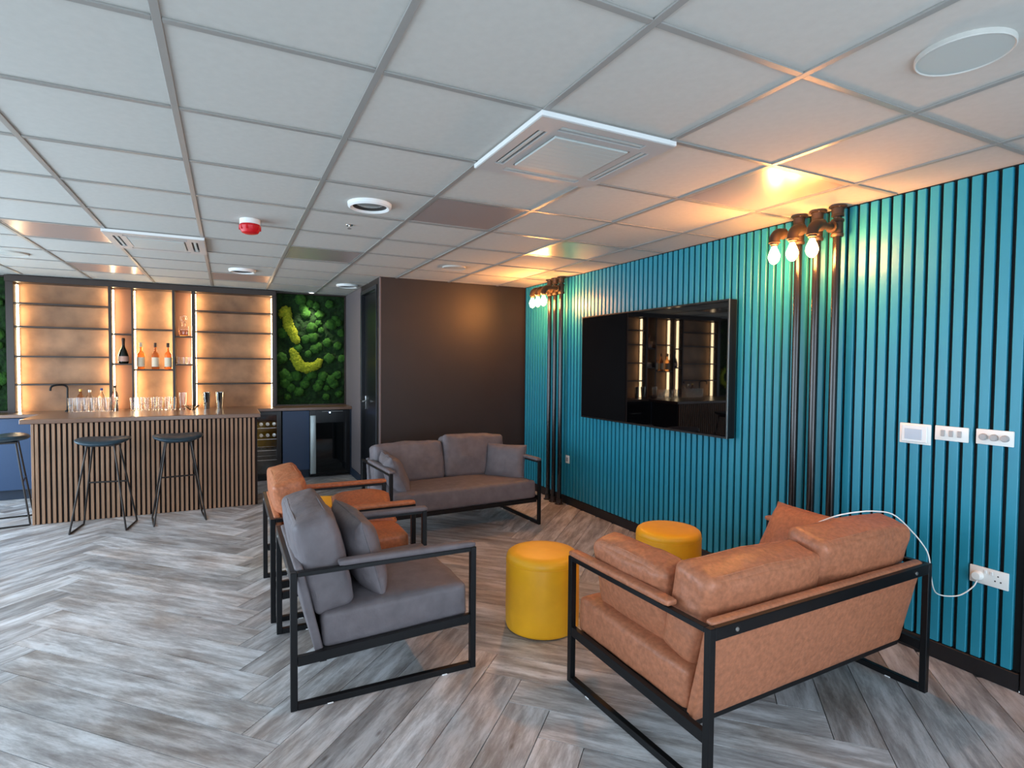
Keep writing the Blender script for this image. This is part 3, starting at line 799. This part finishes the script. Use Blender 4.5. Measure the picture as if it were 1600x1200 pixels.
# ------------------------------------------------------------------ bar stools
def rod(name, a, b, r, parent, m='stoolleg'): return tube(name, [a, b], r, m, parent, 10)
def make_stool(label, loc, rz):
    t = empty('bar_stool', loc, rz); tag(t, label, 'stool', 'petrol blue bar stools')
    # saddle seat
    bm = bmesh.new(); n1, n2 = 28, 12
    prof = []
    W, D, T = 0.205, 0.165, 0.028
    rows = []
    for i in range(n2+1):
        ph = -PI/2+PI*i/n2; row = []
        for j in range(n1):
            th = 2*PI*j/n1
            c = math.cos(ph)**0.55 if math.cos(ph) > 1e-6 else 0
            x = W*c*math.copysign(abs(math.cos(th))**0.9, math.cos(th)); y = D*c*math.copysign(abs(math.sin(th))**0.8, math.sin(th)); z = T*math.sin(ph)
            z += 0.022*(x/W)**2 + 0.010*(y/D)
            row.append(bm.verts.new((x, y, 0.765+z)))
        rows.append(row)
    for i in range(n2):
        for j in range(n1):
            try: bm.faces.new((rows[i][j], rows[i][(j+1) % n1], rows[i+1][(j+1) % n1], rows[i+1][j]))
            except ValueError: pass
    bmesh.ops.remove_doubles(bm, verts=bm.verts[:], dist=1e-5)
    bmesh.ops.recalc_face_normals(bm, faces=bm.faces[:])
    newobj('seat', mesh_from_bm(bm, 'seat', True), 'stoolseat', t)
    box('seat_plate', (-0.11, -0.08, 0.728), (0.11, 0.08, 0.744), 'stoolleg', t, 0.003)
    r = 0.0075
    top = {(sx, sy): Vector((sx*0.10, sy*0.07, 0.735)) for sx in (-1, 1) for sy in (-1, 1)}
    ft = {(sx, sy): Vector((sx*0.205, sy*0.165, r)) for sx in (-1, 1) for sy in (-1, 1)}
    for k in top: rod('leg', top[k], ft[k], r, t)
    for sx in (-1, 1): rod('floor_runner', ft[(sx, -1)], ft[(sx, 1)], r, t)
    f = 0.48
    mid = {k: top[k].lerp(ft[k], f) for k in top}
    rod('footrest', mid[(-1, 1)], mid[(1, 1)], r, t)
    return t
make_stool('petrol blue bar stool before the left half of the bar', (-0.985, 6.055, 0), rad(-7))
make_stool('petrol blue bar stool before the middle of the bar', (-0.418, 6.085, 0), rad(8))
make_stool('petrol blue bar stool at the end of the bar by navy cabinets', (-1.785, 6.58, 0), rad(-80))

# ------------------------------------------------------------------ back counter units
BF, WT = 7.62, 0.905
tag(box('counter_worktop', (XL+0.05, BF-0.03, WT-0.035), (PX-0.006, YB-0.001, WT), 'worktop', None, 0.003), 'long brown worktop along the back wall behind the bar', 'worktop')
def navy_cabinet(x0, x1, label):
    t = empty('cabinet', ((x0+x1)/2, BF, 0)); tag(t, label, 'cabinet', 'navy base cabinets')
    w = (x1-x0)/2
    box('body', (-w+0.001, 0.022, 0.10), (w-0.001, 0.45, WT-0.037), 'navydark', t)
    box('plinth', (-w+0.001, 0.06, 0), (w-0.001, 0.10, 0.10), 'navydark', t)
    box('door', (-w+0.002, 0, 0.11), (w-0.002, 0.021, WT-0.042), 'navy', t, 0.002)
for x0, x1, lb in ((-2.99, -2.42, 'navy base cabinet nearest the side windows'), (-2.42, -1.85, 'navy base cabinet left of the bar end, under the moss panel'), (-1.85, -1.28, 'navy base cabinet behind the bar end'), (-1.28, -0.70, 'navy base cabinet under the wine bottles, behind the bar'), (-0.70, -0.26, 'navy base cabinet under the shakers, behind the bar')):
    navy_cabinet(x0, x1, lb)
navy_cabinet(0.605, 0.925, 'narrow navy cabinet between the bottle cooler and the fridge')
tag(box('filler_panel', (1.43, BF+0.01, 0), (PX-0.006, BF+0.03, WT-0.037), 'navydark'), 'thin dark filler strip between fridge and partition wall', 'panel')

# bottle cooler with glass door
t = empty('bottle_cooler', (0.165, BF, 0)); tag(t, 'black glass-fronted bottle cooler with chrome racks', 'cooler')
w = 0.425
boxes('cabinet', [((-w, 0.03, 0.03), (-w+0.03, 0.45, WT-0.04)), ((w-0.03, 0.03, 0.03), (w, 0.45, WT-0.04)), ((-w+0.03, 0.03, WT-0.07), (w-0.03, 0.45, WT-0.04)), ((-w+0.03, 0.03, 0.03), (w-0.03, 0.45, 0.12)), ((-w+0.03, 0.43, 0.12), (w-0.03, 0.45, WT-0.07))], 'applblack', t)
box('plinth', (-w+0.01, 0.05, 0), (w-0.01, 0.1, 0.03), 'applblack', t)
dr = boxes('door_frame', [((-w, 0, 0.04), (-w+0.04, 0.028, WT-0.045)), ((w-0.05, 0, 0.04), (w, 0.028, WT-0.045)), ((-w+0.04, 0, WT-0.085), (w-0.05, 0.028, WT-0.045)), ((-w+0.04, 0, 0.04), (w-0.05, 0.028, 0.09))], 'applblack', t, 0.002)
box('lamp', (-w+0.05, 0.06, WT-0.074), (w-0.05, 0.09, WT-0.0705), 'coollamp', t)
lathe('lock', [(0, 0), (0.008, 0), (0.008, 0.005), (0, 0.005)], 'chrome', dr, 12, mtx=Matrix.Translation((0.28, 0, 0.065)) @ Matrix.Rotation(PI/2, 4, 'X'))
RZ = (0.655, 0.515, 0.375, 0.255)
for z in RZ:
    bm = bmesh.new()
    bm_tube(bm, [(-w+0.035, 0.045, z), (w-0.035, 0.045, z)], 0.005, 8); bm_tube(bm, [(-w+0.035, 0.40, z), (w-0.035, 0.40, z)], 0.005, 8)
    for q in range(15):
        xx = -w+0.06+q*(2*w-0.12)/14
        bm_tube(bm, [(xx, 0.045, z), (xx, 0.40, z)], 0.0025, 6)
    bmesh.ops.recalc_face_normals(bm, faces=bm.faces[:])
    newobj('wire_rack', mesh_from_bm(bm, 'wire_rack', True, 50), 'wire', t)
box('glass_pane', (-w+0.038, 0.010, 0.088), (w-0.048, 0.016, WT-0.083), 'glass', t)
# bottles lying in the cooler, necks outward
_bt = None
for row, z in enumerate(RZ[:2]):
    for q in range(4):
        c = Vector((0.288+q*0.075, BF+0.36, z+0.045))
        if _bt is None:
            o = empty('cooler_bottle', c)
            lathe('bottle_glass', [(0, 0), (0.034, 0), (0.036, 0.01), (0.036, 0.14), (0.03, 0.17), (0.016, 0.2), (0.014, 0.24)], 'winebottle', o, 18, mtx=Matrix.Rotation(PI/2, 4, 'X'))
            lathe('foil_cap', [(0.016, 0.21), (0.017, 0.26), (0.021, 0.262), (0.021, 0.28), (0, 0.282)], 'goldfoil' if row else 'silver', o, 18, mtx=Matrix.Rotation(PI/2, 4, 'X'))
            _bt = o
        else:
            o = copy_tree(_bt); o.location = c
        tag(o, 'bottle lying on a rack in the glass-fronted cooler, foil cap outward', 'bottle', 'bottles lying in the cooler')
# glass-fronted fridge
t = empty('fridge', (1.178, BF, 0)); tag(t, 'black undercounter fridge with mirrored glass door and steel handle', 'fridge')
w = 0.25
box('cabinet', (-w, 0.03, 0.02), (w, 0.45, WT-0.04), 'applblack', t)
dr = boxes('door_frame', [((-w, 0, 0.035), (-w+0.075, 0.028, WT-0.045)), ((w-0.055, 0, 0.035), (w, 0.028, WT-0.045)), ((-w+0.075, 0, 0.70), (w-0.055, 0.028, WT-0.045)), ((-w+0.075, 0, 0.035), (w-0.055, 0.028, 0.06))], 'applblack', t, 0.002)
box('glass_pane', (-w+0.074, 0.004, 0.058), (w-0.054, 0.02, 0.702), 'darkglass', t)
box('handle', (-w+0.004, -0.022, 0.05), (-w+0.072, 0.0, 0.80), 'handlealu', t, 0.006, 2)
box('indicator', (-0.012, -0.0015, 0.825), (0.006, 0.001, 0.838), 'bluelamp', t)
box('control_strip', (-0.10, -0.001, 0.845), (0.16, 0.001, 0.849), 'greyplastic', t)

# ------------------------------------------------------------------ moss panels
def moss_panel(x0, x1, z0, z1, label, lime_paths, seed, balls):
    rnd = random.Random(seed)
    t = empty('moss_panel', ((x0+x1)/2, YB-0.001, z0)); tag(t, label, 'moss wall', 'framed moss panels')
    w, h = (x1-x0)/2, z1-z0
    boxes('frame', [((-w, -0.09, 0), (-w+0.016, 0, h)), ((w-0.016, -0.09, 0), (w, 0, h)), ((-w+0.016, -0.09, h-0.012), (w-0.016, 0, h)), ((-w+0.016, -0.09, 0), (w-0.016, 0, 0.012))], 'shelfdark', t, 0.001)
    # lumpy moss bed
    bm = bmesh.new(); nx, nz = 64, int(64*h/(2*w)); G = []
    for i in range(nx+1):
        row = []
        for j in range(nz+1):
            x = -w+0.017+(2*w-0.034)*i/nx; z = 0.013+(h-0.027)*j/nz
            v = Vector((x*9, z*9, seed)); d = 0.035+0.020*noise.noise(v)+0.014*noise.noise(v*2.7)+0.010*noise.noise(v*6.1)
            row.append(bm.verts.new((x, -d, z)))
        G.append(row)
    for i in range(nx):
        for j in range(nz): bm.faces.new((G[i][j], G[i+1][j], G[i+1][j+1], G[i][j+1]))
    o = newobj('moss_bed', mesh_from_bm(bm, 'moss_bed', True), 'moss', t); o['kind'] = 'stuff'
    def blob(name, c, r, m, sd, flat=0.6, amp=0.28):
        bm = bmesh.new(); bmesh.ops.create_icosphere(bm, subdivisions=3, radius=1)
        for v in bm.verts:
            n = v.co.normalized(); f = 1+amp*noise.noise(n*2.3+Vector((sd, sd*1.3, 0)))+amp*0.6*noise.noise(n*6+Vector((sd, 0, sd)))
            v.co = Vector((n.x*r*f, n.y*r*f*flat, n.z*r*f))
        bmesh.ops.translate(bm, vec=c, verts=bm.verts[:])
        return newobj(name, mesh_from_bm(bm, name, True), m, t)
    for (x, z, r) in balls: blob('moss_cushion', Vector((x-(x0+x1)/2, -0.045, z-z0)), r, 'mossball', x*31+z*7)
    for P in lime_paths:
        pts = catmull([Vector((x-(x0+x1)/2, -0.06, z-z0)) for x, z in P], 5)
        for q, p in enumerate(pts):
            r = 0.042+0.018*math.sin(PI*q/max(1, len(pts)-1))
            blob('lime_tuft', p+Vector((rnd.uniform(-.012, .012), 0, rnd.uniform(-.012, .012))), r, 'lime', q*1.7+seed, 0.7, 0.5)
    return t
def mp(px, py): v = at_y(px, py, 8.03); return v.x, v.z
ballpx = [(485, 474), (475, 482), (494, 478), (500, 492), (478, 490), (498, 505), (502, 516), (488, 512), (524, 498), (529, 504), (518, 507), (478, 530), (490, 527), (498, 542), (493, 545), (482, 553), (452, 590), (446, 598), (455, 606), (468, 612), (477, 600), (480, 592), (487, 585), (497, 605), (500, 598), (511, 606), (518, 594), (527, 586), (522, 600), (463, 588), (505, 588), (445, 585), (535, 560), (515, 560), (528, 540), (440, 560), (442, 520), (450, 620), (510, 620), (530, 615), (470, 468), (515, 475), (465, 545), (533, 520), (512, 535)]
rb = random.Random(3)
balls = [mp(*p)+(rb.uniform(0.042, 0.075),) for p in ballpx]
l1 = [mp(*p) for p in ((441, 490), (447, 484), (449, 500), (452, 512), (458, 522), (464, 532))]
l2 = [mp(*p) for p in ((457, 548), (461, 556), (465, 565), (472, 574), (482, 574), (490, 572), (500, 566))]
moss_panel(0.555, PX-0.006, WT, CEIL, 'framed green moss panel with lime tufts above the fridge', [l1, l2], 4, balls)
rb = random.Random(8)
balls = [(rb.uniform(-2.95, -2.2), rb.uniform(1.0, 2.3), rb.uniform(0.04, 0.075)) for _ in range(34)]
moss_panel(-2.98, -2.135, WT, CEIL, 'framed green moss panel at the far end of the lit shelves', [[(-2.8, 2.1), (-2.7, 1.8), (-2.75, 1.6)], [(-2.4, 1.4), (-2.3, 1.25), (-2.45, 1.1)]], 9, balls)
# spotlight over the moss
t = empty('spotlight', (0.985, 7.86, CEIL)); tag(t, 'small white ceiling spotlight shining on the moss panel', 'spotlight')
ring_profile_mesh('rim', [(0.042, 0.006), (0.042, -0.004), (0.030, -0.006), (0.028, 0.006)], 'whitepaint', t, 24)
lathe('lens', [(0, -0.001), (0.027, -0.001), (0.027, 0.006), (0, 0.006)], mat('spot_lens', rgb(255, 255, 230), 0.4, emit=(1, 0.95, 0.75, 1), estr=12), t, 20)
sl = bpy.data.lights.new('moss_spot', 'SPOT'); sl.energy = 36; sl.color = (1, 0.95, 0.72); sl.spot_size = rad(70); sl.spot_blend = 0.7; sl.shadow_soft_size = 0.02
so = bpy.data.objects.new('moss_spot', sl); COL.objects.link(so); so.location = (0.985, 7.86, CEIL-0.012); so.rotation_euler = Euler((rad(16), 0, 0))

# ------------------------------------------------------------------ lit back-bar shelving
SF, SBK = 7.88, 8.07
t = empty('bar_shelving', (-0.80, YB, WT)); tag(t, 'backlit bronze bar shelving with dark shelves behind the bar', 'shelves')
ox, oy, oz = -0.80, YB, WT
def sb(name, x0, x1, y0, y1, z0, z1, m, bevel=0.0):
    return box(name, (x0-ox, y0-oy, z0-oz), (x1-ox, y1-oy, z1-oz), m, t, bevel)
TOPZ = 2.318
sb('top_rail', -2.13, 0.55, SF-0.01, YB-0.001, TOPZ, CEIL-0.002, 'shelfdark', 0.002)
UP = [(-2.125, -2.058), (-1.218, -1.190), (-0.998, -0.980), (-0.590, -0.564), (-0.388, -0.350), (0.510, 0.548)]
for a, b in UP: sb('upright', a, b, SF, YB-0.001, WT, TOPZ, 'shelfdark', 0.002)
BAY = [(UP[i][1], UP[i+1][0]) for i in range(5)]
for i, (a, b) in enumerate(BAY):
    m = 'bronzedark' if i in (1, 3) else 'bronze'
    sb('back_panel', a, b, SBK, YB-0.001, WT, TOPZ, m)
SH = [[2.098, 1.845, 1.522, 1.213], [1.79, 1.444], [1.853, 1.379], [1.78, 1.442], [2.098, 1.847, 1.525, 1.211]]
for (a, b), zs in zip(BAY, SH):
    for z in zs: sb('shelf', a, b, SF+0.012, SBK, z-0.016, z, 'shelfdark', 0.0015)
def led(x, side, segs):
    # LED profile on the inner face of an upright, broken at each shelf
    x0, x1 = (x, x+0.006) if side > 0 else (x-0.006, x)
    cuts = [WT]+sorted(segs)+[TOPZ]
    for a, b in zip(cuts[:-1], cuts[1:]):
        sb('led_strip', x0, x1, SBK-0.085, SBK-0.030, a+0.004, b-0.020, 'led')
led(BAY[0][0], 1, SH[0]); led(BAY[0][1], -1, SH[0])
led(BAY[1][0], 1, SH[1])
led(BAY[2][0], 1, SH[2]); led(BAY[2][1], -1, SH[2])
led(BAY[3][1], -1, SH[3])
led(BAY[4][0], 1, SH[4]); led(BAY[4][1], -1, SH[4])

# ------------------------------------------------------------------ bottles and glasses
def champagne(loc):
    t = empty('champagne_bottle', loc); tag(t, 'dark champagne bottle with rose label on the lit shelving', 'bottle')
    lathe('bottle_glass', [(0, 0), (0.046, 0), (0.052, 0.012), (0.054, 0.05), (0.05, 0.10), (0.036, 0.15), (0.02, 0.185), (0.0155, 0.21), (0.0145, 0.24)], 'winebottle', t, 26)
    lathe('foil', [(0.0155, 0.215), (0.0165, 0.26), (0.019, 0.265), (0.019, 0.285), (0.014, 0.297), (0, 0.30)], 'cork', t, 20)
    ring_profile_mesh('label', [(0.0548, 0.025), (0.0552, 0.05), (0.0532, 0.085), (0.0528, 0.085), (0.054, 0.05), (0.0542, 0.025)], 'pinklabel', t, 26)
champagne((-1.092, 7.975, 1.4443))
def whiskey(loc, label, m2):
    t = empty('spirit_bottle', loc); tag(t, label, 'bottle', 'spirit bottles on the shelf')
    lathe('bottle_glass', [(0, 0), (0.036, 0), (0.039, 0.006), (0.039, 0.17), (0.034, 0.19), (0.018, 0.208), (0.014, 0.225), (0.014, 0.275)], 'amber', t, 24)
    ring_profile_mesh('label', [(0.0395, 0.03), (0.040, 0.03), (0.040, 0.14), (0.0395, 0.14)], 'label', t, 24)
    lathe('stopper', [(0.0145, 0.262), (0.017, 0.265), (0.017, 0.31), (0.015, 0.314), (0, 0.315)], m2, t, 18)
for x, lb, m2 in ((-0.918, 'amber spirit bottle with pale stopper next to the lit strip', 'label'), (-0.772, 'amber spirit bottle with dark stopper, middle of three on the shelf', 'cork'), (-0.642, 'amber spirit bottle at the shelf end by the decanter column', 'cork')):
    whiskey((x, 7.965, 1.3793), lb, m2)
# decanter
t = empty('decanter', (-0.477, 7.965, 1.7803)); tag(t, 'square cut-glass decanter with round stopper', 'decanter')
box('decanter_body', (-0.052, -0.045, 0.0), (0.052, 0.045, 0.12), 'glass', t, 0.012, 3)
box('whisky', (-0.045, -0.038, 0.008), (0.045, 0.038, 0.07), 'amber', t, 0.008, 2)
lathe('neck', [(0.02, 0.118), (0.018, 0.15), (0.026, 0.165), (0.026, 0.17), (0.0, 0.17)], 'glass', t, 20)
tube('stopper', [(0.03*math.cos(2*PI*k/24), 0, 0.212+0.034*math.sin(2*PI*k/24)) for k in range(24)], 0.009, 'glass', t, 10, True)
_gl = {}
def tumbler(loc, r0, r1, h, label, group, name='glass_tumbler'):
    key = (r0, r1, h)
    if key not in _gl:
        o = ring_profile_mesh(name, [(0.0005, 0.008), (r0-0.003, 0.009), (r1-0.002, h), (r1, h), (r0, 0.0), (0.0005, 0.0)], 'glass', None, 20)
        _gl[key] = o.data
    else: o = newobj(name, _gl[key], None, None)
    o.location = loc; tag(o, label, 'glass', group); return o
for k in range(3): tumbler((-0.532+k*0.054, 7.965, 1.4423), 0.023, 0.026, 0.085, 'short clear tumbler on the small shelf under the decanter', 'tumblers under the decanter')
rg = random.Random(2)
for k in range(6):
    for q in range(2):
        tumbler((-1.548+k*0.0665+q*0.033, 7.75+q*0.075, WT), 0.023, 0.031, 0.155, 'clear tall glass in the cluster beside the tap', 'tall glasses beside the tap')
for k in range(7):
    tumbler((-0.975+k*0.066, 7.77, WT), 0.024, 0.032, 0.15, 'clear tall glass in the row under the spirit bottles', 'tall glasses under the spirit bottles')
    if k % 2: tumbler((-0.945+k*0.062, 7.85, WT), 0.024, 0.032, 0.15, 'clear tall glass in the row under the spirit bottles', 'tall glasses under the spirit bottles')
def clear_bottle(x, y, h, m, mc, label):
    t = empty('bottle', (x, y, WT)); tag(t, label, 'bottle')
    lathe('bottle_glass', [(0, 0), (0.032, 0), (0.034, 0.006), (0.034, h*0.6), (0.028, h*0.7), (0.013, h*0.8), (0.012, h*0.93)], m, t, 20)
    lathe('cap', [(0.0125, h*0.9), (0.0145, h*0.9), (0.0145, h), (0, h)], mc, t, 16)
clear_bottle(-1.495, 7.93, 0.245, 'amber', 'goldfoil', 'amber bottle with gold cap behind the tall glasses')
clear_bottle(-1.415, 7.95, 0.235, 'glass', 'silver', 'clear bottle with silver cap behind the tall glasses')
clear_bottle(-1.30, 7.94, 0.255, 'glass', 'bluecap', 'clear bottle with dark blue cap behind the tall glasses')
clear_bottle(-1.155, 7.80, 0.29, 'glass', 'cork', 'tall clear bottle with brown stopper at the end of the glasses')
tumbler((-0.487, 7.80, WT), 0.036, 0.042, 0.20, 'tall clear mixing glass between the glasses and the shakers', None, 'mixing_glass')
t = ring_profile_mesh('glass_bowl', [(0.0005, 0.008), (0.03, 0.01), (0.06, 0.035), (0.085, 0.052), (0.087, 0.05), (0.062, 0.03), (0.032, 0.0), (0.0005, 0.0)], 'glass', None, 28)
t.location = (-0.385, 7.71, WT+0.001); tag(t, 'low clear glass bowl beside the mixing glass', 'bowl')
for x, lb in ((-0.232, 'steel cocktail tin nearer the mixing glass'), (-0.093, 'steel cocktail tin standing further from the mixing glass')):
    o = lathe('cocktail_tin', [(0, 0.0), (0.028, 0.0), (0.030, 0.006), (0.042, 0.196), (0.043, 0.2), (0.0405, 0.198), (0.029, 0.01), (0, 0.008)], 'chrome', None, 28)
    o.location = (x, 7.80, WT); tag(o, lb, 'shaker', 'cocktail tins')
t = empty('tap', (-1.60, 7.86, WT)); tag(t, 'black square-arched bar tap beside the tall glasses', 'tap')
lathe('base', [(0, 0), (0.026, 0), (0.026, 0.012), (0.014, 0.02), (0, 0.02)], 'steel', t, 18)
tube('spout', catmull([(0, 0, 0.015), (0, 0, 0.20), (0, 0, 0.262), (-0.012, -0.004, 0.286), (-0.04, -0.012, 0.298), (-0.10, -0.03, 0.296), (-0.135, -0.04, 0.276), (-0.142, -0.043, 0.235)], 6), 0.0105, 'steel', t, 12)
tube('lever', [(0, -0.01, 0.06), (0.05, -0.03, 0.075)], 0.006, 'steel', t, 8)
